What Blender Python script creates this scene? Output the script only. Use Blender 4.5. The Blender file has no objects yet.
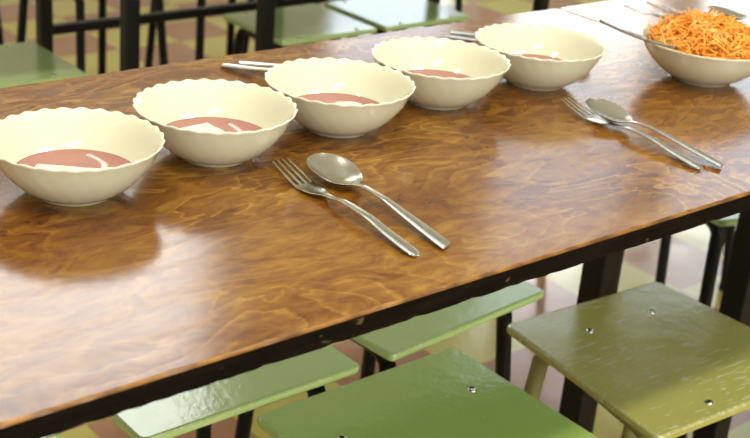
import bpy, bmesh, math, random
from math import sin, cos, pi, sqrt, radians, atan2, exp
from mathutils import Vector, Matrix
import numpy as np

random.seed(7)
S = bpy.context.scene
COL = S.collection
TZ = 0.75                                    # height of the table tops above the floor

# ------------------------------------------------------------------ camera
cd = bpy.data.cameras.new('camera')
cam = bpy.data.objects.new('camera', cd)
COL.objects.link(cam)
F_PX = 1302.65
cd.sensor_width = 36.0
cd.sensor_fit = 'HORIZONTAL'
cd.lens = 36.0 * F_PX / 750.0
r = Vector((0.7688862, -0.6340768, 0.0822228)).normalized()
u = Vector((0.1967418, 0.3569826, 0.9131572)).normalized()
b = r.cross(u).normalized()
u = b.cross(r)
cam.matrix_world = Matrix(((r.x, u.x, b.x, 0), (r.y, u.y, b.y, 0), (r.z, u.z, b.z, TZ + 0.438057), (0, 0, 0, 1)))
cd.dof.use_dof = True
cd.dof.focus_distance = 1.14
cd.dof.aperture_fstop = 10
cd.clip_start = 0.02
S.camera = cam

# ------------------------------------------------------------------ world, lights, exposure
W = bpy.data.worlds.new('world')
S.world = W
W.use_nodes = True
bg = W.node_tree.nodes['Background']
bg.inputs[0].default_value = (0.90, 0.95, 1.0, 1)
bg.inputs[1].default_value = 11.0
S.view_settings.view_transform = 'Standard'
S.view_settings.look = 'None'
S.view_settings.exposure = 0.0
S.view_settings.gamma = 1.0
S.view_settings.use_curve_mapping = False

WALLY = 4.2
CEIL = 4.15
FRONTY = -3.4
# (x0, x1, z0, z1, glass transmission) of the daylight openings in the far wall, then in the wall behind the camera
WINS = [(1.30, 2.90, 2.42, 3.55, 0.72), (3.38, 4.25, 0.12, 2.15, 0.33), (4.50, 5.80, 1.35, 3.55, 0.22), (6.00, 9.2, 1.35, 3.95, 0.27)]
SPLIT = 2.2      # the right-hand windows: clearer lower pane, darker upper pane added to cut the table glare
FWINS = [(-1.6, 0.2, 1.2, 3.2, 1.0), (0.9, 2.7, 1.2, 3.2, 1.0)]  # unseen windows, hinted by highlights in the bowls, added to fill the dark seats
for i, (x0, x1, z0, z1, tt) in enumerate(WINS + FWINS):
    back = i < len(WINS)
    ld = bpy.data.lights.new('daylight_portal', 'AREA')
    ld.shape = 'RECTANGLE'; ld.size = x1 - x0; ld.size_y = z1 - z0
    ld.cycles.is_portal = True
    lo = bpy.data.objects.new('daylight_portal', ld)
    lo.location = ((x0 + x1) / 2, WALLY + 0.1 if back else FRONTY - 0.1, (z0 + z1) / 2)
    lo.rotation_euler = (radians(-90 if back else 90), 0, 0)
    COL.objects.link(lo)
LAMPS = [(-0.3, -0.6), (-0.3, 1.6), (2.2, -0.6)]
for (x, y) in LAMPS:
    ld = bpy.data.lights.new('ceiling_light_glow', 'AREA')
    ld.shape = 'RECTANGLE'; ld.size = 1.2; ld.size_y = 0.3
    ld.energy = 45; ld.color = (1.0, 0.97, 0.90)
    lo = bpy.data.objects.new('ceiling_light_glow', ld)
    lo.location = (x, y, CEIL - 0.1)
    COL.objects.link(lo)

# ------------------------------------------------------------------ materials
def mat(name, col, rough=0.5, metal=0.0, spec=0.5, coat=0.0):
    m = bpy.data.materials.new(name)
    m.use_nodes = True
    p = m.node_tree.nodes['Principled BSDF']
    p.inputs['Base Color'].default_value = (*col, 1)
    p.inputs['Roughness'].default_value = rough
    p.inputs['Metallic'].default_value = metal
    p.inputs['Specular IOR Level'].default_value = spec
    p.inputs['Coat Weight'].default_value = coat
    return m, m.node_tree, p

def nd(t, kind, **kw):
    n = t.nodes.new(kind)
    for k, v in kw.items():
        if k in n.inputs.keys() if hasattr(n.inputs, 'keys') else False:
            n.inputs[k].default_value = v
        else:
            setattr(n, k, v)
    return n

def coords(t, scale=(1, 1, 1), rot=(0, 0, 0)):
    tc = t.nodes.new('ShaderNodeTexCoord')
    mp = t.nodes.new('ShaderNodeMapping')
    mp.inputs['Scale'].default_value = scale
    mp.inputs['Rotation'].default_value = rot
    t.links.new(tc.outputs['Object'], mp.inputs[0])
    return mp.outputs[0]

def noise(t, vec, scale, detail=3, rough=0.5, dist=0.0):
    n = t.nodes.new('ShaderNodeTexNoise')
    n.inputs['Scale'].default_value = scale
    n.inputs['Detail'].default_value = detail
    n.inputs['Roughness'].default_value = rough
    n.inputs['Distortion'].default_value = dist
    t.links.new(vec, n.inputs['Vector'])
    return n.outputs[0]

def ramp(t, fac, stops):
    c = t.nodes.new('ShaderNodeValToRGB')
    e = c.color_ramp.elements
    while len(e) < len(stops):
        e.new(0.5)
    for i, (p, v) in enumerate(stops):
        e[i].position = p
        e[i].color = (*v, 1) if isinstance(v, tuple) else (v, v, v, 1)
    t.links.new(fac, c.inputs[0])
    return c.outputs[0]

def mixc(t, fac, a, b_, mode='MIX'):
    m = t.nodes.new('ShaderNodeMix')
    m.data_type = 'RGBA'; m.blend_type = mode
    for s, v in ((m.inputs[0], fac), (m.inputs[6], a), (m.inputs[7], b_)):
        if isinstance(v, (int, float)):
            s.default_value = v
        elif isinstance(v, tuple):
            s.default_value = (*v, 1)
        else:
            t.links.new(v, s)
    return m.outputs[2]

def math_(t, op, a, b_=0.0):
    m = t.nodes.new('ShaderNodeMath'); m.operation = op
    for s, v in ((m.inputs[0], a), (m.inputs[1], b_)):
        if isinstance(v, (int, float)):
            s.default_value = v
        else:
            t.links.new(v, s)
    return m.outputs[0]

def bump(t, p, h, strength, dist=0.001, coat=False):
    bn = t.nodes.new('ShaderNodeBump')
    bn.inputs['Strength'].default_value = strength
    bn.inputs['Distance'].default_value = dist
    t.links.new(h, bn.inputs['Height'])
    t.links.new(bn.outputs[0], p.inputs['Normal'])
    if coat:
        t.links.new(bn.outputs[0], p.inputs['Coat Normal'])
    return bn

def wood_mat(seed, name='varnished_wood'):
    m, t, p = mat(name, (0.3, 0.13, 0.03), 0.17, 0, 0.5)
    tc = t.nodes.new('ShaderNodeTexCoord')
    mp = t.nodes.new('ShaderNodeMapping')
    mp.inputs['Location'].default_value = (seed * 3.1, seed * 1.7, 0)
    mp.inputs['Scale'].default_value = (1.0, 2.1, 1.0)
    t.links.new(tc.outputs['Object'], mp.inputs[0])
    v = mp.outputs[0]
    # swirled veneer figure: warped field cut into soft contour rings
    n1 = noise(t, v, 4.2, 4, 0.5, 1.1)
    rings = math_(t, 'FRACT', math_(t, 'MULTIPLY', n1, 11.0))
    rings = ramp(t, rings, [(0.0, 0.30), (0.35, 0.42), (0.70, 0.55), (0.88, 0.95), (0.96, 0.60), (1.0, 0.30)])
    fine = noise(t, v, 17, 6, 0.68, 1.6)
    big = noise(t, v, 4, 3, 0.5, 0.5)
    patch = ramp(t, noise(t, v, 3, 2), [(0.40, 0.15), (0.62, 1.0)])
    pore = noise(t, coords(t, (9, 260, 1), (0, 0, radians(3))), 2.2, 3, 0.6)
    f = math_(t, 'ADD', math_(t, 'MULTIPLY', math_(t, 'SUBTRACT', rings, 0.5), math_(t, 'MULTIPLY', patch, 0.34)), math_(t, 'MULTIPLY', fine, 0.62))
    f = math_(t, 'ADD', f, math_(t, 'MULTIPLY', big, 0.40))
    c = ramp(t, f, [(0.36, (0.085, 0.024, 0.004)), (0.46, (0.155, 0.054, 0.007)), (0.56, (0.232, 0.101, 0.012)), (0.74, (0.385, 0.210, 0.034))])
    c = mixc(t, math_(t, 'MULTIPLY', ramp(t, pore, [(0.35, 1.0), (0.55, 0.0)]), 0.30), c, (0.14, 0.05, 0.010))
    t.links.new(c, p.inputs['Base Color'])
    # worn varnish: fine brushed ripple and uneven gloss
    rg = ramp(t, noise(t, coords(t, (3, 24, 1)), 3, 4, 0.6), [(0.3, 0.13), (0.7, 0.20)])
    t.links.new(rg, p.inputs['Roughness'])
    h = math_(t, 'ADD', math_(t, 'MULTIPLY', pore, 0.10), noise(t, coords(t, (3, 14, 1)), 4, 2))
    bump(t, p, h, 0.20, 0.0007)
    return m

M_WOOD = wood_mat(1.0)
M_WOOD2 = wood_mat(4.0, 'varnished_wood_second')

M_EDGE, t, p = mat('worn_dark_edge', (0.02, 0.011, 0.006), 0.6, 0, 0.06)
v = coords(t)
chips = ramp(t, noise(t, coords(t, (26, 26, 60)), 1.0, 3, 0.6), [(0.66, 0.0), (0.72, 1.0)])
base = ramp(t, noise(t, coords(t, (10, 10, 160)), 1.5, 3), [(0.35, (0.003, 0.002, 0.0015)), (0.7, (0.010, 0.0055, 0.003))])
t.links.new(mixc(t, chips, base, (0.13, 0.085, 0.030)), p.inputs['Base Color'])
bump(t, p, noise(t, v, 90, 3), 0.5, 0.001)

M_RIM, t, p = mat('bare_wood_arris', (0.42, 0.20, 0.045), 0.35)
t.links.new(ramp(t, noise(t, coords(t, (30, 30, 30)), 1.5, 4), [(0.35, (0.12, 0.05, 0.012)), (0.65, (0.34, 0.155, 0.03))]), p.inputs['Base Color'])

M_BLACK, t, p = mat('black_painted_steel', (0.003, 0.0035, 0.004), 0.4, 0, 0.3)
bump(t, p, noise(t, coords(t), 60, 2), 0.15, 0.0005)

def seat_mat(name, c1, c2, scr=0.0, rough=0.11, chip=0.68):
    m, t, p = mat(name, c1, rough, 0, 0.75)
    v = coords(t)
    c = mixc(t, noise(t, v, 9, 3), c1, c2)
    ch = ramp(t, noise(t, v, 210, 3, 0.7), [(chip, 0.0), (chip + .06, 1.0)])
    c = mixc(t, math_(t, 'MULTIPLY', ch, 0.6), c, (0.60, 0.62, 0.45))
    if scr:
        # short pale scuffs scattered over the paint
        s = None
        for k, (rot, sx) in enumerate(((35, 1.6), (-28, 2.0), (82, 1.5), (5, 2.4), (-62, 1.8))):
            w = noise(t, coords(t, (9 * sx, 210, 1), (0, 0, radians(rot))), 1.6, 2, 0.5, 0.3)
            w = ramp(t, w, [(0.655, 0.0), (0.68, 1.0)])
            g = ramp(t, noise(t, coords(t, (1, 1, 1), (0, 0, k)), 11 + 3 * k, 2), [(0.50, 0.0), (0.58, 1.0)])
            w = math_(t, 'MULTIPLY', w, g)
            s = w if s is None else math_(t, 'MAXIMUM', s, w)
        c = mixc(t, math_(t, 'MULTIPLY', s, scr), c, (0.62, 0.66, 0.52))
    t.links.new(c, p.inputs['Base Color'])
    t.links.new(ramp(t, noise(t, v, 14, 3), [(0.3, rough * 0.75), (0.7, rough * 1.4)]), p.inputs['Roughness'])
    h = math_(t, 'ADD', noise(t, v, 110, 3, 0.6), math_(t, 'MULTIPLY', noise(t, v, 20, 2), 1.5))
    bump(t, p, h, 0.36, 0.0008)
    return m

M_GREEN = seat_mat('green_gloss_paint', (0.31, 0.47, 0.11), (0.34, 0.50, 0.125))
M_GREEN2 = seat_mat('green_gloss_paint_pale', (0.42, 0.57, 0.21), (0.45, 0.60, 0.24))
M_OLIVE = seat_mat('olive_gloss_paint', (0.36, 0.35, 0.085), (0.39, 0.38, 0.10), 0.75, 0.2)
M_GREEN_RIM = seat_mat('green_paint_worn_rim', (0.33, 0.46, 0.14), (0.36, 0.50, 0.17), chip=0.55)
M_OLIVE_RIM = seat_mat('olive_paint_worn_rim', (0.36, 0.35, 0.12), (0.40, 0.39, 0.14), chip=0.55)
M_OLIVE_LEG, t, p = mat('olive_painted_tube', (0.22, 0.22, 0.075), 0.3)
t.links.new(mixc(t, noise(t, coords(t), 30, 3), (0.20, 0.20, 0.065), (0.27, 0.26, 0.10)), p.inputs['Base Color'])

M_STEEL, t, p = mat('brushed_stainless', (0.60, 0.57, 0.50), 0.24, 1.0)
t.links.new(mixc(t, noise(t, coords(t, (1, 1, 1)), 60, 4), (0.50, 0.485, 0.41), (0.54, 0.52, 0.44)), p.inputs['Base Color'])
t.links.new(ramp(t, noise(t, coords(t), 120, 4, 0.7), [(0.3, 0.22), (0.7, 0.27)]), p.inputs['Roughness'])
M_DARK, t, p = mat('dull_dark_steel', (0.16, 0.14, 0.12), 0.35, 1.0)
t.links.new(mixc(t, noise(t, coords(t), 50, 2), (0.12, 0.10, 0.085), (0.20, 0.17, 0.14)), p.inputs['Base Color'])
M_SCREW, t, p = mat('zinc_screw', (0.7, 0.69, 0.64), 0.22, 1.0)
t.links.new(mixc(t, noise(t, coords(t), 300, 2), (0.6, 0.6, 0.55), (0.8, 0.79, 0.74)), p.inputs['Base Color'])

M_GLASS, t, p = mat('ivory_opal_glass', (0.80, 0.76, 0.60), 0.07, 0, 0.5, 0.3)
p.inputs['Coat Roughness'].default_value = 0.03
t.links.new(mixc(t, noise(t, coords(t), 6, 2), (0.675, 0.665, 0.49), (0.70, 0.69, 0.515)), p.inputs['Base Color'])
p.inputs['Subsurface Weight'].default_value = 0.0

M_SOUP, t, p = mat('pink_broth', (0.36, 0.13, 0.11), 0.08)
t.links.new(mixc(t, noise(t, coords(t), 30, 3), (0.33, 0.12, 0.10), (0.42, 0.17, 0.14)), p.inputs['Base Color'])
M_CHEESE, t, p = mat('white_crumbly_cheese', (0.80, 0.77, 0.64), 0.6)
t.links.new(mixc(t, noise(t, coords(t), 160, 4), (0.70, 0.66, 0.52), (0.86, 0.83, 0.72)), p.inputs['Base Color'])
bump(t, p, noise(t, coords(t), 300, 4, 0.7), 0.7, 0.002)
M_CARROT, t, p = mat('shredded_carrot', (0.80, 0.24, 0.02), 0.35)
t.links.new(ramp(t, noise(t, coords(t), 55, 3), [(0.3, (0.80, 0.24, 0.012)), (0.5, (0.90, 0.38, 0.035)), (0.68, (0.95, 0.56, 0.14))]), p.inputs['Base Color'])

# floor: two coloured tiles
TX, TY = 0.215, 0.200         # tile pitch along and across the room
M_FLOOR, t, p = mat('checker_floor_tiles', (0.4, 0.3, 0.1), 0.22, 0, 0.6)
v0 = t.nodes.new('ShaderNodeTexCoord')
mp = t.nodes.new('ShaderNodeMapping')
mp.inputs['Location'].default_value = (-.86 / TX, -.43 / TY + 1, 0.5)
mp.inputs['Scale'].default_value = (1 / TX, 1 / TY, .01)
t.links.new(v0.outputs['Object'], mp.inputs[0])
ck = t.nodes.new('ShaderNodeTexChecker')
ck.inputs['Scale'].default_value = 1.0
ck.inputs['Color1'].default_value = (0.46, 0.43, 0.10, 1)
ck.inputs['Color2'].default_value = (0.31, 0.135, 0.085, 1)
t.links.new(mp.outputs[0], ck.inputs['Vector'])
c = mixc(t, math_(t, 'MULTIPLY', noise(t, coords(t), 4, 5, 0.6), 0.5), ck.outputs[0], (0.36, 0.27, 0.14))
t.links.new(c, p.inputs['Base Color'])
t.links.new(ramp(t, noise(t, coords(t), 12, 4), [(0.3, 0.10), (0.7, 0.24)]), p.inputs['Roughness'])
bump(t, p, noise(t, coords(t), 30, 2), 0.1, 0.001)

M_WALL, t, p = mat('cream_plaster_wall', (0.62, 0.58, 0.48), 0.8)
t.links.new(mixc(t, noise(t, coords(t), 3, 4), (0.58, 0.54, 0.44), (0.66, 0.62, 0.52)), p.inputs['Base Color'])
M_CEIL, t, p = mat('white_ceiling_paint', (0.78, 0.77, 0.72), 0.9)
t.links.new(mixc(t, noise(t, coords(t), 2, 3), (0.74, 0.73, 0.68), (0.82, 0.81, 0.76)), p.inputs['Base Color'])
M_FRAME, t, p = mat('white_window_frame', (0.8, 0.8, 0.78), 0.4)
t.links.new(mixc(t, noise(t, coords(t), 8, 3), (0.76, 0.76, 0.74), (0.84, 0.84, 0.82)), p.inputs['Base Color'])
M_LAMP, t, p = mat('lit_lamp_diffuser', (0.9, 0.88, 0.8), 0.5)
p.inputs['Emission Color'].default_value = (1.0, 0.94, 0.80, 1)
p.inputs['Emission Strength'].default_value = 6.0
def pane_mat(tt):
    m = bpy.data.materials.new('window_glass'); m.use_nodes = True
    t = m.node_tree; t.nodes.clear()
    o_ = t.nodes.new('ShaderNodeOutputMaterial'); mx = t.nodes.new('ShaderNodeMixShader')
    tr = t.nodes.new('ShaderNodeBsdfTransparent'); gl = t.nodes.new('ShaderNodeBsdfGlossy')
    c = sqrt(tt)                       # two faces of the pane; glass tints are made up to tune the reflected glare
    tr.inputs[0].default_value = (c, c * .985, c * .95, 1) if .5 < tt < .8 or tt == 1.0 else (c * .95, c * .98, c, 1)
    gl.inputs['Roughness'].default_value = 0.02; mx.inputs[0].default_value = 0.03
    t.links.new(tr.outputs[0], mx.inputs[1]); t.links.new(gl.outputs[0], mx.inputs[2]); t.links.new(mx.outputs[0], o_.inputs[0])
    return m

# ------------------------------------------------------------------ helpers
def empty(name, loc, rz=0.0, label=None, cat=None, group=None, kind=None):
    o = bpy.data.objects.new(name, None)
    o.empty_display_size = 0.05
    o.location = loc; o.rotation_euler = (0, 0, rz)
    COL.objects.link(o)
    return tag(o, label, cat, group, kind)

def tag(o, label=None, cat=None, group=None, kind=None):
    if label: o['label'] = label
    if cat: o['category'] = cat
    if group: o['group'] = group
    if kind: o['kind'] = kind
    return o

def link(name, bm, mats, parent=None, smooth=True, loc=None, rot=None):
    me = bpy.data.meshes.new(name)
    bmesh.ops.recalc_face_normals(bm, faces=bm.faces)
    bm.to_mesh(me); bm.free()
    for m in (mats if isinstance(mats, (list, tuple)) else [mats]):
        me.materials.append(m)
    if smooth:
        for pl in me.polygons: pl.use_smooth = True
    o = bpy.data.objects.new(name, me)
    COL.objects.link(o)
    if parent: o.parent = parent
    if loc is not None: o.location = loc
    if rot is not None: o.rotation_euler = rot
    return o

def add_box(bm, lo, hi, mi=0, bev=0.0, seg=2):
    vs = [bm.verts.new((x, y, z)) for x in (lo[0], hi[0]) for y in (lo[1], hi[1]) for z in (lo[2], hi[2])]
    fs = [(0, 1, 3, 2), (4, 6, 7, 5), (0, 4, 5, 1), (2, 3, 7, 6), (0, 2, 6, 4), (1, 5, 7, 3)]
    faces = [bm.faces.new([vs[i] for i in f]) for f in fs]
    for f in faces: f.material_index = mi
    if bev:
        es = list({e for f in faces for e in f.edges})
        bmesh.ops.bevel(bm, geom=es, offset=bev, segments=seg, profile=0.5, affect='EDGES')

def catmull(pts, n=6):
    P = [Vector(q) for q in pts]
    P = [P[0] * 2 - P[1]] + P + [P[-1] * 2 - P[-2]]
    out = []
    for i in range(1, len(P) - 2):
        for k in range(n):
            s = k / n
            a, b_, c, d = P[i - 1], P[i], P[i + 1], P[i + 2]
            out.append(0.5 * ((2 * b_) + (c - a) * s + (2 * a - 5 * b_ + 4 * c - d) * s * s + (3 * b_ - a - 3 * c + d) * s ** 3))
    out.append(P[-2])
    return out

def add_tube(bm, pts, rad, n=12, mi=0):
    rings = []
    for i, q in enumerate(pts):
        tn = (pts[min(i + 1, len(pts) - 1)] - pts[max(i - 1, 0)]).normalized()
        if i == 0:
            ref = Vector((0, 0, 1)) if abs(tn.z) < 0.9 else Vector((1, 0, 0))
            nn = tn.cross(ref).normalized()
        else:
            nn = (nn - tn * nn.dot(tn)).normalized()
        bb = tn.cross(nn)
        rr = rad(i / (len(pts) - 1)) if callable(rad) else rad
        rings.append([bm.verts.new(q + (nn * cos(2 * pi * k / n) + bb * sin(2 * pi * k / n)) * rr) for k in range(n)])
    for a, b_ in zip(rings, rings[1:]):
        for k in range(n):
            bm.faces.new((a[k], a[(k + 1) % n], b_[(k + 1) % n], b_[k])).material_index = mi
    bm.faces.new(rings[0][::-1]).material_index = mi
    bm.faces.new(rings[-1]).material_index = mi

def add_disc_stack(bm, prof, n=24, c=(0, 0)):
    rings = [[bm.verts.new((c[0] + rr * cos(2 * pi * k / n), c[1] + rr * sin(2 * pi * k / n), z)) for k in range(n)] for rr, z in prof]
    for a, b_ in zip(rings, rings[1:]):
        for k in range(n):
            bm.faces.new((a[k], a[(k + 1) % n], b_[(k + 1) % n], b_[k]))
    bm.faces.new(rings[0][::-1]); bm.faces.new(rings[-1])

# ------------------------------------------------------------------ room
X0, X1, Y0, Y1 = -3.2, 10.2, FRONTY, WALLY
def slab(name, lo, hi, m):
    bm = bmesh.new(); add_box(bm, lo, hi)
    return tag(link(name, bm, m, smooth=False), kind='structure')
slab('floor', (X0 - .2, Y0 - .2, -0.1), (X1 + .2, Y1 + .2, 0), M_FLOOR)
slab('ceiling', (X0 - .2, Y0 - .2, CEIL), (X1 + .2, Y1 + .2, CEIL + .1), M_CEIL)
slab('wall_left', (X0 - .2, Y0, 0), (X0, Y1, CEIL), M_WALL)
slab('wall_right', (X1, Y0, 0), (X1 + .2, Y1, CEIL), M_WALL)
def pierced(name, wins, ya, yb):
    bm = bmesh.new()
    xs = [X0 - .2] + [v for w in wins for v in w[:2]] + [X1 + .2]
    for i in range(0, len(xs), 2):
        add_box(bm, (xs[i], ya, 0), (xs[i + 1], yb, CEIL))
    for (x0, x1, z0, z1, tt) in wins:
        add_box(bm, (x0, ya, 0), (x1, yb, z0)); add_box(bm, (x0, ya, z1), (x1, yb, CEIL))
    tag(link(name, bm, M_WALL, smooth=False), kind='structure')
pierced('wall_back', WINS, Y1, Y1 + .2)
pierced('wall_front', FWINS, Y0 - .2, Y0)
bm = bmesh.new(); add_box(bm, (X0, Y1 - 0.015, 0), (X1, Y1, 0.1), bev=0.004)
tag(link('baseboard_back', bm, M_FRAME, smooth=False), kind='structure')
for i, (x0, x1, z0, z1, tt) in enumerate(WINS + FWINS):
    w = empty('window_%d' % (i + 1), ((x0 + x1) / 2, Y1 + .1 if i < len(WINS) else Y0 - .1, z0), kind='structure')
    hw, hh = (x1 - x0) / 2, z1 - z0
    bm = bmesh.new(); e = 0.05
    add_box(bm, (-hw, -.03, 0), (hw, .03, e)); add_box(bm, (-hw, -.03, hh - e), (hw, .03, hh))
    add_box(bm, (-hw, -.03, e), (-hw + e, .03, hh - e)); add_box(bm, (hw - e, -.03, e), (hw, .03, hh - e))
    link('window_frame', bm, M_FRAME, w, smooth=False)
    cut = SPLIT - z0 if 4.4 < x0 < 9 and i < len(WINS) else e
    bm = bmesh.new(); add_box(bm, (-hw + e, -.004, cut), (hw - e, .004, hh - e)); link('pane', bm, pane_mat(tt), w, smooth=False)
    if cut > e:
        bm = bmesh.new(); add_box(bm, (-hw + e, -.004, e), (hw - e, .004, cut - .05)); link('pane', bm, pane_mat(.62), w, smooth=False)
        bm = bmesh.new(); add_box(bm, (-hw + e, -.03, cut - .05), (hw - e, .03, cut)); link('transom', bm, M_FRAME, w, smooth=False)
for (x, y) in LAMPS:
    w = empty('ceiling_lamp', (x, y, CEIL), label='long ceiling lamp with pale housing', cat='lamp', group='ceiling lamps')
    bm = bmesh.new(); add_box(bm, (-.64, -.19, -.06), (.64, .19, 0), bev=.006); link('housing', bm, M_FRAME, w, smooth=False)
    bm = bmesh.new(); add_box(bm, (-.6, -.15, -.075), (.6, .15, -.06), bev=.004); link('diffuser', bm, M_LAMP, w, smooth=False)

# ------------------------------------------------------------------ tables
def make_table(x0, x1, y0, y1, legs, s, label, wood, rails=(), group=None, leg_s=None):
    cx, cy = (x0 + x1) / 2, (y0 + y1) / 2
    T = empty('dining_table', (cx, cy, 0), label=label, cat='table', group=group)
    a, c = (x1 - x0) / 2, (y1 - y0) / 2
    # top: varnished face, worn arris, dark edge
    rng = random.Random(int(x0 * 100) + 5)
    bm = bmesh.new()
    prof = [(0.0005, 0.0), (0.0, -0.0012), (-0.0006, -0.0030), (0.0, -0.0075), (0.0, -0.0165), (-0.0025, -0.0195)]
    per = []
    nx, ny = 150, 60
    rc = 0.006
    def corner(px, py, a0):
        return [(px + rc * cos(a0 + k * pi / 8), py + rc * sin(a0 + k * pi / 8)) for k in range(5)]
    per += [(-a + rc + (2 * a - 2 * rc) * k / nx, -c) for k in range(1, nx)]
    per += corner(a - rc, -c + rc, -pi / 2)
    per += [(a, -c + rc + (2 * c - 2 * rc) * k / ny) for k in range(1, ny)]
    per += corner(a - rc, c - rc, 0)
    per += [(a - rc - (2 * a - 2 * rc) * k / nx, c) for k in range(1, nx)]
    per += corner(-a + rc, c - rc, pi / 2)
    per += [(-a, c - rc - (2 * c - 2 * rc) * k / ny) for k in range(1, ny)]
    per += corner(-a + rc, -c + rc, pi)
    wear = [rng.uniform(0, 1) ** 4 * 0.0014 for _ in per]
    rings = []
    for j, (off, z) in enumerate(prof):
        ring = []
        for i, (x, y) in enumerate(per):
            k = 0.0
            if j in (0, 1): k = wear[i] * (1.0 if j else 1.2)
            if j == 0: k += 0.0012
            if j == 5: k += wear[(i * 7) % len(per)] * 1.5
            l = sqrt(x * x / (a * a) + y * y / (c * c))
            ring.append(bm.verts.new((x - math.copysign(k, x) * (abs(x) > a - rc * 1.2), y - math.copysign(k, y) * (abs(y) > c - rc * 1.2), TZ + z)))
        rings.append(ring)
    n = len(per)
    for j in range(len(rings) - 1):
        for i in range(n):
            f = bm.faces.new((rings[j][i], rings[j][(i + 1) % n], rings[j + 1][(i + 1) % n], rings[j + 1][i]))
            f.material_index = 2 if j < 2 else 1
    bm.faces.new(rings[0]).material_index = 0
    bm.faces.new(rings[-1][::-1]).material_index = 1
    top = link('tabletop', bm, [wood, M_EDGE, M_RIM], T, smooth=False)
    bm = bmesh.new()
    zz = TZ - 0.0195
    e = 0.10
    for yy in (-c + e, c - e):
        add_box(bm, (-a + .05, yy - .0125, zz - .03), (a - .05, yy + .0125, zz), bev=.002)
    for xx in (-a + .05, a - .075):
        add_box(bm, (xx, -c + e + .0125, zz - .03), (xx + .025, c - e - .0125, zz), bev=.002)
    link('under_frame', bm, M_BLACK, T, smooth=False)
    for (lx, ly, *ls) in legs:
        bm = bmesh.new()
        h = (ls[0] if ls else s) / 2
        add_box(bm, (lx - cx - h, ly - cy - h, 0.0), (lx - cx + h, ly - cy + h, zz), bev=.003)
        link('leg', bm, M_BLACK, T, smooth=False)
    for (ax, bx, yy, z, th) in rails:
        bm = bmesh.new(); add_box(bm, (ax - cx, yy - cy - th / 2, z - th / 2), (bx - cx, yy - cy + th / 2, z + th / 2), bev=.002)
        link('rail', bm, M_BLACK, T, smooth=False)
    return T

YN, YF = 0.6275, 1.1975
SEAM = 1.366
make_table(-0.13, SEAM - .0012, YN, YF, [(-.06, .78), (-.06, 1.0), (1.355, .70, .016), (1.305, 1.0)], .037,
           'varnished orange-brown wooden table carrying the row of five soup bowls', M_WOOD)
make_table(SEAM + .0012, 2.86, YN, YF, [(1.577, .945), (1.475, 1.125), (2.78, .78), (2.78, 1.05)], .04,
           'glare-washed wooden table butted end to end beyond the carrot bowl', M_WOOD2)
make_table(0.8, 2.5, 1.86, 2.50, [(1.12, 1.95), (1.395, 1.93), (2.17, 1.95), (1.19, 2.42), (1.78, 2.42), (2.28, 2.42)], .027,
           'table behind across the aisle, only its black legs and rail showing', M_WOOD2,
           rails=[(1.2035, 2.2665, 2.4435, TZ - .345, .02)])

# ------------------------------------------------------------------ stools
SH = 0.45
def outline_seat(w_far, w_near, d, rc=0.012, sweep=0.0):
    # quad corners (far-left, far-right, near-right, near-left) rounded
    cs = [(-w_far / 2, d / 2), (w_far / 2, d / 2), (w_near / 2, -d / 2), (-w_near / 2, -d / 2)]
    out = []
    for i in range(4):
        p0 = Vector(cs[i - 1]); p1 = Vector(cs[i]); p2 = Vector(cs[(i + 1) % 4])
        a = p1 + (p0 - p1).normalized() * rc; c = p1 + (p2 - p1).normalized() * rc
        for k in range(7):
            s = k / 6
            out.append((a * (1 - s) ** 2 + p1 * 2 * s * (1 - s) + c * s * s))
        nxt = Vector(cs[(i + 1) % 4]); nn = p1
        e = p2 + (p1 - p2).normalized() * rc
        for k in range(1, 10):
            out.append(c.lerp(e, k / 10))
    return out

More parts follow.
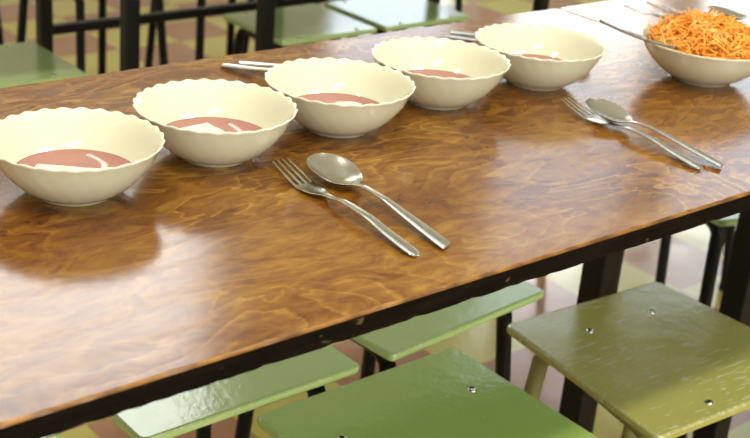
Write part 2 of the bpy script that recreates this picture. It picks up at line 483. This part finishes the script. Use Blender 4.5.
def make_stool(loc, rz, label, w_far=.283, w_near=.283, d=.30, seat_m=None, leg_m=None, group=None, leg_in=.035, screws=((-.075, -.1), (.075, -.1), (-.075, .095), (.075, .095)), th=.011, splay=.022, name='stool', skip_screws=False, rc=.008, tr=.0105):
    seat_m = seat_m or M_GREEN; leg_m = leg_m or M_BLACK
    T = empty(name, (loc[0], loc[1], 0), rz, label=label, cat='stool', group=group)
    o = outline_seat(w_far, w_near, d, rc)
    bm = bmesh.new()
    N = len(o)
    levels = [(0.0, 1.0)]
    prof = [(.0028, 0), (.0009, -.0008), (0, -.0026), (0, -th + .0026), (.0012, -th + .0006), (.003, -th)]
    def dish(x, y):      # gently saddled plywood
        return 0.0
    rings = []
    for inset, z in prof:
        ring = []
        for q in o:
            l = q.length; k = (l - inset * 1.3) / l
            x, y = q.x * k, q.y * k
            ring.append(bm.verts.new((x, y, SH + z + dish(x, y))))
        rings.append(ring)
    for j in range(len(rings) - 1):
        for i in range(N):
            bm.faces.new((rings[j][i], rings[j][(i + 1) % N], rings[j + 1][(i + 1) % N], rings[j + 1][i])).material_index = int(j < 2)
    for base, z, flip in ((rings[0], 0, False), (rings[-1], -th, True)):
        prev = base
        for f in (0.85, 0.65, 0.4, 0.15):
            cur = []
            for q in o:
                l = q.length; k = (l - .004) / l * f
                cur.append(bm.verts.new((q.x * k, q.y * k, SH + z + dish(q.x * k, q.y * k))))
            for i in range(N):
                bm.faces.new((prev[i], prev[(i + 1) % N], cur[(i + 1) % N], cur[i]))
            prev = cur
        bm.faces.new(prev)
    link('seat', bm, [seat_m, M_OLIVE_RIM if seat_m is M_OLIVE else M_GREEN_RIM], T, smooth=False)
    zt = SH - th - .0035
    # each side: a bent tube hoop; its two legs are parts, the level run under the seat is the rail
    for sx in (-1, 1):
        wN = w_near / 2 - leg_in; wF = w_far / 2 - leg_in
        for sy, wx in ((-1, wN), (1, wF)):
            ytop = sy * (d / 2 - leg_in)
            top = Vector((sx * (wx - .0), ytop * .62, zt - tr))
            foot = Vector((sx * (wx + splay), sy * (d / 2 - leg_in + splay + .01), tr * .2))
            knee = Vector((sx * (wx + .003), ytop, zt - tr - .038))
            pts = catmull([top, Vector((sx * wx, ytop * .84, zt - tr - .004)), Vector((sx * (wx + .001), ytop * .965, zt - tr - .015)), knee, knee.lerp(foot, .5), foot], 6)
            bm = bmesh.new(); add_tube(bm, pts, tr)
            lg = link('leg', bm, leg_m, T)
            bm = bmesh.new()
            add_disc_stack(bm, [(tr * 1.15, 0), (tr * 1.3, .003), (tr * 1.2, .018)], 12, (foot.x, foot.y))
            link('foot_cap', bm, M_BLACK, lg)
        bm = bmesh.new()
        add_tube(bm, [Vector((sx * wN, -(d / 2 - leg_in) * .60, zt - tr)), Vector((sx * (wN + wF) / 2, 0, zt - tr)), Vector((sx * wF, (d / 2 - leg_in) * .60, zt - tr))], tr)
        link('seat_rail', bm, leg_m, T)
    if not skip_screws:
        for (sx, sy) in screws:
            bm = bmesh.new()
            zb = SH + dish(sx, sy) - .0002
            add_disc_stack(bm, [(.0052, -.003), (.0052, .0), (.0048, .0012), (.0036, .0020), (.0030, .0014), (.0012, .0012)], 18, (sx, sy))
            for v_ in bm.verts: v_.co.z += zb
            link('screw', bm, M_SCREW, T)
    return T

make_stool((.830, .782), 0, 'bright green stool in the middle foreground with one screw head showing', d=.31, screws=((-.092, .07), (.091, .07), (-.09, -.1), (.09, -.1)))
make_stool((1.188, .7985), radians(-4), 'olive green stool at lower right with scuffed seat', w_far=.270, w_near=.308, d=.272, seat_m=M_OLIVE, leg_m=M_OLIVE_LEG,
           screws=((-.051, .074), (.058, .074), (-.048, -.113), (.070, -.10)), rc=.010)
make_stool((.7085, 1.108), 0, 'green stool under the table with glaring seat, left of the foreground stool', seat_m=M_GREEN2, skip_screws=True)
make_stool((1.022, 1.118), radians(5), 'green stool under the table, between foreground green stool and olive stool', seat_m=M_GREEN2, skip_screws=True)
make_stool((.366, 1.160), 0, 'green stool corner peeking out at the bottom left', seat_m=M_GREEN2)
make_stool((1.756, 1.115), radians(-15), 'pale green stool beneath the far table at the right edge', seat_m=M_GREEN2)
make_stool((2.10, 1.52), radians(4), 'stool in the aisle whose thin black leg shows under the table', seat_m=M_GREEN2)
# across the aisle
make_stool((.945, 2.140), radians(-1), 'green stool at the top left of the picture', w_far=.27, w_near=.27, d=.22, seat_m=M_GREEN2, leg_in=.03)
make_stool((1.652, 2.160), radians(0), 'green stool behind the thick black post at top centre', w_far=.25, w_near=.25, d=.225, seat_m=M_GREEN2, leg_in=.03)
make_stool((1.925, 2.160), 0, 'glare-whitened stool, right neighbour of the stool behind the post', w_far=.25, w_near=.25, d=.225, seat_m=M_GREEN2, leg_in=.03)
for k, (x, y, a_) in enumerate(((1.46, 2.72, 6), (1.80, 2.70, -4), (2.12, 2.72, 3), (1.10, 2.80, -5), (2.45, 2.74, 2))):
    make_stool((x, y), radians(a_), 'black-legged stool on the far side of the table across the aisle', seat_m=M_GREEN2, group='stools on the far side of the table across the aisle')

# ------------------------------------------------------------------ bowls
BR, BH = 0.075, 0.053
PROF_OUT = [(.0285, .0012), (.0300, 0), (.0322, .0006), (.0335, .0035), (.0400, .0065), (.0480, .0125), (.0560, .0205), (.0625, .0290), (.0675, .0375), (.0708, .0450), (.0735, .0505), (.0750, .0530)]
PROF_IN = [(.0738, .0536), (.0715, .0508), (.0680, .0450), (.0645, .0370), (.0595, .0285), (.0530, .0205), (.0450, .0130), (.0360, .0078), (.0240, .0055), (.0100, .0048)]
def bowl_bm(R=1.0, lobes=28, amp=1.0, hs=.925, n=256):
    bm = bmesh.new()
    rings = []
    def ring(rr, z, inner):
        out = []
        q = min(1, max(0, (z - .036) / .017)) ** 1.6
        for k in range(n):
            th = 2 * pi * k / n
            s = .5 + .5 * cos(lobes * th)
            dr = amp * q * .0011 * (s - .5); dz = amp * q * .0014 * (s - .5)
            rib = 0.0 if inner else amp * .00035 * cos(lobes * (th + 9 * z)) * (1 - q) * min(1, z / .01)
            out.append(bm.verts.new(((rr * R + dr + rib) * cos(th), (rr * R + dr + rib) * sin(th), (z * hs + dz))))
        return out
    bot = bm.verts.new((0, 0, .0016))
    for rr, z in PROF_OUT: rings.append(ring(rr, z, False))
    for rr, z in PROF_IN: rings.append(ring(rr, z, True))
    top = bm.verts.new((0, 0, .0046 * hs))
    for a, b_ in zip(rings, rings[1:]):
        for k in range(n):
            bm.faces.new((a[k], a[(k + 1) % n], b_[(k + 1) % n], b_[k]))
    for k in range(n):
        bm.faces.new((bot, rings[0][(k + 1) % n], rings[0][k]))
        bm.faces.new((top, rings[-1][k], rings[-1][(k + 1) % n]))
    return bm

BOWLS = [(.4772, .9205), (.6280, .9388), (.7780, .9467), (.9280, .9644), (1.0785, .9626)]
first = link('soup_bowl', bowl_bm(R=.988), M_GLASS)
place = ['leftmost of the row, cut off by the picture edge', 'second from the left in the row of five', 'middle one of the row of five, above the spoon', 'fourth from the left in the row of five', 'rightmost of the row of five, below the table seam']
SL = .0188; HS = .925
def rin(z):
    z = z / HS
    for (r1, z1), (r2, z2) in zip(PROF_IN, PROF_IN[1:]):
        if z2 <= z <= z1: return (r2 + (r1 - r2) * (z - z2) / (z1 - z2)) * .99
    return .01
def soup_bm():
    bm = bmesh.new(); n = 72
    prof = [(rin(z) - .0008, z + .0003) for z in (.0072, .0120, SL - .002)] + [(rin(SL) - .0009, SL + .0003), (rin(SL) - .0024, SL), (.04, SL - .0001), (.02, SL)]
    add_disc_stack(bm, prof, n)
    return bm
soup0 = link('soup', soup_bm(), M_SOUP)

def chunk_bm(w, d, h, seed, round_=False):
    rng = random.Random(seed)
    bm = bmesh.new()
    add_box(bm, (-w / 2, -d / 2, 0), (w / 2, d / 2, h), bev=.0025 if not round_ else .009, seg=3)
    bmesh.ops.subdivide_edges(bm, edges=bm.edges[:], cuts=5, use_grid_fill=True)
    for v_ in bm.verts:
        v_.co += Vector((rng.uniform(-1, 1), rng.uniform(-1, 1), rng.uniform(-1, 1))) * .0005
        if round_: v_.co.z -= .30 * h * ((v_.co.x / w * 2) ** 2 + (v_.co.y / d * 2) ** 2) * (v_.co.z > h * .4)
    return bm
ORD = ['leftmost', 'second', 'middle', 'fourth', 'rightmost']
for i, (x, y) in enumerate(BOWLS):
    o = first if i == 0 else first.copy()
    if i: COL.objects.link(o)
    o.location = (x, y, TZ); o.rotation_euler = (0, 0, .37 * i + .1)
    tag(o, 'ivory scalloped soup bowl, ' + place[i], 'bowl', 'scalloped soup bowls in a row')
    s = soup0 if i == 0 else soup0.copy()
    if i: COL.objects.link(s)
    s.location = (x, y, TZ)
    tag(s, 'pinkish red broth filling the %s soup bowl of the row' % ORD[i], 'soup', 'broth in the soup bowls')
# towards the camera each chunk lies in front of the broth's middle
VX = Vector((0.77, -0.634)).normalized(); VY = Vector((0.634, 0.77)).normalized()
CH = [(.062, .040, .0085, -.041, 0.0, -.001, False), (.044, .044, .0085, -.029, 42, -.011, False), (.040, .034, .011, -.018, 0, .010, True), (.030, .026, .010, -.02, 20, .012, True)]
for i, (w_, d_, h_, back, ang, side, rd) in enumerate(CH):
    x, y = BOWLS[i]
    q = Vector((x, y)) + VY * (back + .022) + VX * side
    a0 = atan2(VX.y, VX.x)
    o = link('cheese_piece', chunk_bm(w_, d_, h_, i, rd), M_CHEESE, smooth=rd, loc=(q.x, q.y, TZ + SL - h_ * .45), rot=(0, 0, a0 + radians(ang)))
    tag(o, 'white crumbly %s floating in the %s soup bowl' % (['rectangular slab', 'slab turned corner up', 'rounded lump', 'small rounded bit'][i], ORD[i]), 'food')

# carrot bowl
CB = (1.283, .884)
o = link('salad_bowl', bowl_bm(R=1.06, amp=.35, hs=.90), M_GLASS, loc=(CB[0], CB[1], TZ))
tag(o, 'ivory bowl heaped with shredded carrot at the upper right', 'bowl')
bm = bmesh.new()
rng = random.Random(3)
def mound(rho):          # rho 0..1
    return .046 + .026 * (1 - rho ** 2.2)
add_disc_stack(bm, [(.030, .009), (.045, .016), (.055, .023), (.063, .032), (.067, .039), (.060, .046), (.045, .053), (.025, .058), (.008, .060)], 40)
for k in range(1500):
    rho = sqrt(rng.random()) * (1.0 if k % 14 else 1.04)
    th = rng.uniform(0, 2 * pi)
    c0 = Vector((rho * .066 * cos(th), rho * .066 * sin(th), mound(rho) + rng.uniform(-.007, .003)))
    L = rng.uniform(.014, .034); az = rng.uniform(0, 2 * pi); el = rng.gauss(0, .38)
    if k % 30 == 0: el = rng.uniform(.5, 1.2)
    d_ = Vector((cos(az) * cos(el), sin(az) * cos(el), sin(el) - .35 * rho * cos(az - th)))
    sd = Vector((rng.uniform(-1, 1), rng.uniform(-1, 1), rng.uniform(-.6, .6))) * L * .22
    pts = [c0 - d_ * L / 2, c0 + sd, c0 + d_ * L / 2]
    for q in pts:
        rr = sqrt(q.x ** 2 + q.y ** 2)
        lim = .0745 if q.z > .052 else .068
        if rr > lim: q.x *= lim / rr; q.y *= lim / rr
        q.z = max(q.z, .041)
    add_tube(bm, catmull(pts, 2), lambda s: rad_ * (1 - .5 * abs(2 * s - 1)), 4) if (globals().__setitem__('rad_', rng.uniform(.0009, .0017)) is None) else None
o = link('shredded_carrot', bm, M_CARROT, loc=(CB[0], CB[1], TZ))
tag(o, 'heap of orange shredded carrot piled in the ivory bowl', 'carrot salad', kind='stuff')

# ------------------------------------------------------------------ cutlery
def interp(tab, s):
    n = len(tab)
    for i in range(n - 1):
        (a, va), (b_, vb) = tab[i], tab[i + 1]
        if a <= s <= b_:
            sl = lambda k: 0.0 if k < 0 or k >= n - 1 else (tab[k + 1][1] - tab[k][1]) / (tab[k + 1][0] - tab[k][0])
            def tang(k):
                if k in (0, n - 1): return sl(min(k, n - 2))
                p0, p1 = sl(k - 1), sl(k)
                return 0.0 if p0 * p1 <= 0 else 2 * p0 * p1 / (p0 + p1)
            h = b_ - a; x = (s - a) / h
            return (2*x**3 - 3*x*x + 1) * va + (x**3 - 2*x*x + x) * h * tang(i) + (3*x*x - 2*x**3) * vb + (x**3 - x*x) * h * tang(i + 1)
    return tab[-1][1]

def sheet(rows, cols, fn, skip, th):
    bm = bmesh.new()
    up = [[bm.verts.new(fn(i / (rows - 1), j)) for j in range(cols)] for i in range(rows)]
    dn = [[bm.verts.new(fn(i / (rows - 1), j) - Vector((0, 0, th))) for j in range(cols)] for i in range(rows)]
    cells = {(i, j) for i in range(rows - 1) for j in range(cols - 1) if not skip(i / (rows - 1), j)}
    for (i, j) in cells:
        bm.faces.new((up[i][j], up[i][j + 1], up[i + 1][j + 1], up[i + 1][j]))
        bm.faces.new((dn[i][j], dn[i + 1][j], dn[i + 1][j + 1], dn[i][j + 1]))
        for (di, dj, a, b_) in ((-1, 0, (i, j), (i, j + 1)), (1, 0, (i + 1, j), (i + 1, j + 1)), (0, -1, (i, j), (i + 1, j)), (0, 1, (i, j + 1), (i + 1, j + 1))):
            if (i + di, j + dj) not in cells:
                bm.faces.new((up[a[0]][a[1]], up[b_[0]][b_[1]], dn[b_[0]][b_[1]], dn[a[0]][a[1]]))
    bmesh.ops.delete(bm, geom=[v_ for v_ in bm.verts if not v_.link_faces], context='VERTS')
    return bm

def finish(o):
    sb = o.modifiers.new('smooth', 'SUBSURF'); sb.levels = 1; sb.render_levels = 2
    return o

L_ = .2335
FW = [(0, .0112), (.040, .0128), (.060, .0132), (.072, .0108), (.086, .0044), (.105, .0037), (.130, .0046), (.170, .0058), (.215, .0070), (.228, .0062), (L_, .0034)]
FZ = [(0, .0125), (.03, .0060), (.058, .0018), (.070, .0022), (.095, .0062), (.118, .0098), (.150, .0095), (.19, .0050), (L_, .0012)]
TJ = [-1, -.63, -.42, -.10, .10, .42, .63, 1]      # column positions: tine, gap, tine, gap ...
TJ = [-1.0, -.66, -.45, -.11, .11, .45, .66, 1.0]
def fork_fn(q, j):
    s = q * L_
    w = interp(FW, s)
    uu = TJ[j]
    if s < .046:         # four equal tines
        tw = .15 * (0.62 + .38 * min(1, s / .03))
        k = j // 2
        cen = (-.83, -.28, .28, .83)[k]
        uu = cen + (tw if j % 2 else -tw)
    else:
        cen = (-.83, -.28, .28, .83)[j // 2]
        uu = cen + (.16 if j % 2 else -.16)
        uu = max(-1, min(1, uu / .99))
    z = interp(FZ, s) + .0016
    if s > .10: z += .0010 * (abs(uu) ** 2) * min(1, (s - .1) / .03)
    elif s > .05: z += .0016 * uu * uu * min(1, (s - .05) / .01) * (1 - max(0, (s - .08) / .02))
    return Vector((uu * w, s, z))
def fork_skip(q, j):
    return q * L_ < .044 and j % 2 == 1
SW = [(0, 0), (.066, 0)]
SC, SA, SB = .0375, .0375, .0275
def spoon_w(s):
    hw = interp([(0, .0), (.073, .0042), (.085, .0037), (.110, .0042), (.150, .0060), (.200, .0080), (.226, .0087), (L_, .0085)], s)
    if s < .075:
        tt = (s - SC) / SA
        k = max(0, 1 - abs(tt) ** 2.15) ** .5 * SB * (1 + .10 * (-tt))
        return max(k, hw if s > .06 else .0006)
    return max(hw, .0034)
SZ = [(0, .0185), (.036, .0140), (.068, .0095), (.078, .0100), (.095, .0120), (.120, .0120), (.165, .0080), (.205, .0040), (L_, .0012)]
def spoon_fn(q, j, n=9):
    s = q * L_
    uu = -1 + 2 * j / (n - 1)
    w = spoon_w(s); zr = interp(SZ, s) + .0016
    tt = (s - SC) / SA
    if s < .075:
        d = .0105 * max(0, 1 - tt * tt)
        z = zr - d * (1 - uu * uu) ** 1.0
    else:
        z = zr + .0013 * uu * uu * min(1, (s - .075) / .03)
    sk = 0
    if s > .21: sk = (s - .21) / (L_ - .21) * .004 * uu      # slanted end
    return Vector((uu * w, s + sk, z))
fork0 = finish(link('fork', sheet(71, 8, fork_fn, fork_skip, .0017), M_STEEL))
spoon0 = finish(link('spoon', sheet(71, 9, spoon_fn, lambda q, j: False, .0016), M_STEEL))
def lay(src, head, tail, label, cat, first=[set()], lift=0.0, pitch=0.0, tz=TZ, group=None):
    o = src if src.name not in first[0] else src.copy()
    if src.name in first[0]: COL.objects.link(o)
    first[0].add(src.name)
    h = Vector(head); t_ = Vector(tail)
    d = (t_ - h)
    o.location = (h.x, h.y, tz + lift)
    o.rotation_euler = (pitch, 0, atan2(d.y, d.x) - pi / 2)
    sc = d.length / L_
    o.scale = (sc, sc, sc)
    return tag(o, label, cat, group)
lay(fork0, (0.6584, 0.8782), (0.6477, 0.6764), 'steel fork lying left of the spoon on the near table front', 'fork')
lay(spoon0, (0.6910, 0.8665), (0.6806, 0.6770), 'steel spoon lying below the middle soup bowl', 'spoon')
lay(fork0, (1.0449, 0.8855), (1.0258, 0.6865), 'steel fork half under the spoon, between rightmost soup bowl and carrot bowl', 'fork')
lay(spoon0, (1.0501, 0.8569), (1.0502, 0.6798), 'steel spoon resting against the fork near the carrot bowl', 'spoon', lift=.0035, pitch=radians(-.8))
lay(fork0, (.872, .978), (0.7834, 1.1635), 'steel fork with handle showing behind the second and middle soup bowls', 'fork')
lay(spoon0, (.897, 1.030), (0.8060, 1.1614), 'steel spoon with handle tip showing behind the middle soup bowl', 'spoon')
lay(fork0, (1.170, .965), (1.108, 1.150), 'steel fork with handle tip showing behind the rightmost soup bowl', 'fork')
lay(spoon0, (1.202, .985), (1.128, 1.160), 'steel spoon with handle tip beside the fork behind the rightmost bowl', 'spoon')
lay(fork0, (1.484, 1.090), (1.479, 1.172), 'dark thin fork on the bright table behind the carrot bowl', 'fork')
lay(fork0, (1.522, 1.088), (1.530, 1.172), 'second dark thin fork on the bright table, nearer the right edge', 'fork')

# serving spoon standing in the carrots, handle out to the left
H0 = Vector((1.245, .925, TZ + .058)); 
A_ = Vector((1.1099, 0.9064, TZ + .084)); B_ = Vector((1.1851, 0.8558, TZ + .058))
P = [A_.lerp(B_, k / 4) - Vector((0, 0, .003 * sin(pi * k / 4))) for k in (4, 3, 2, 1, 0)]
bm = bmesh.new()
path = catmull(P, 6)
wid = lambda s: .0028 + .0035 * max(0, (s - .35) / .65)
pr = []
for i, q in enumerate(path):
    tn = (path[min(i + 1, len(path) - 1)] - path[max(i - 1, 0)]).normalized()
    sd = tn.cross(Vector((0, 0, 1))).normalized(); up_ = sd.cross(tn)
    w_ = wid(i / (len(path) - 1))
    pr.append([bm.verts.new(q + sd * a * w_ + up_ * c_) for a, c_ in ((-1, -.0004), (-.6, .0010), (.6, .0010), (1, -.0004), (.6, -.0014), (-.6, -.0014))])
for a, c_ in zip(pr, pr[1:]):
    for k in range(6): bm.faces.new((a[k], a[(k + 1) % 6], c_[(k + 1) % 6], c_[k]))
bm.faces.new(pr[0][::-1]); bm.faces.new(pr[-1])
for v_ in bm.verts: v_.co -= Vector((CB[0], CB[1], TZ))
o = link('serving_spoon', bm, M_DARK, loc=(CB[0], CB[1], TZ))
tag(o, 'dark steel serving utensil whose handle sticks out of the carrot bowl', 'spoon')
# dark utensil lying on the bright table at the picture edge
lay(spoon0, (1.545, 1.075), (1.65, .93), 'spoon on the bright table at the upper right corner', 'spoon')
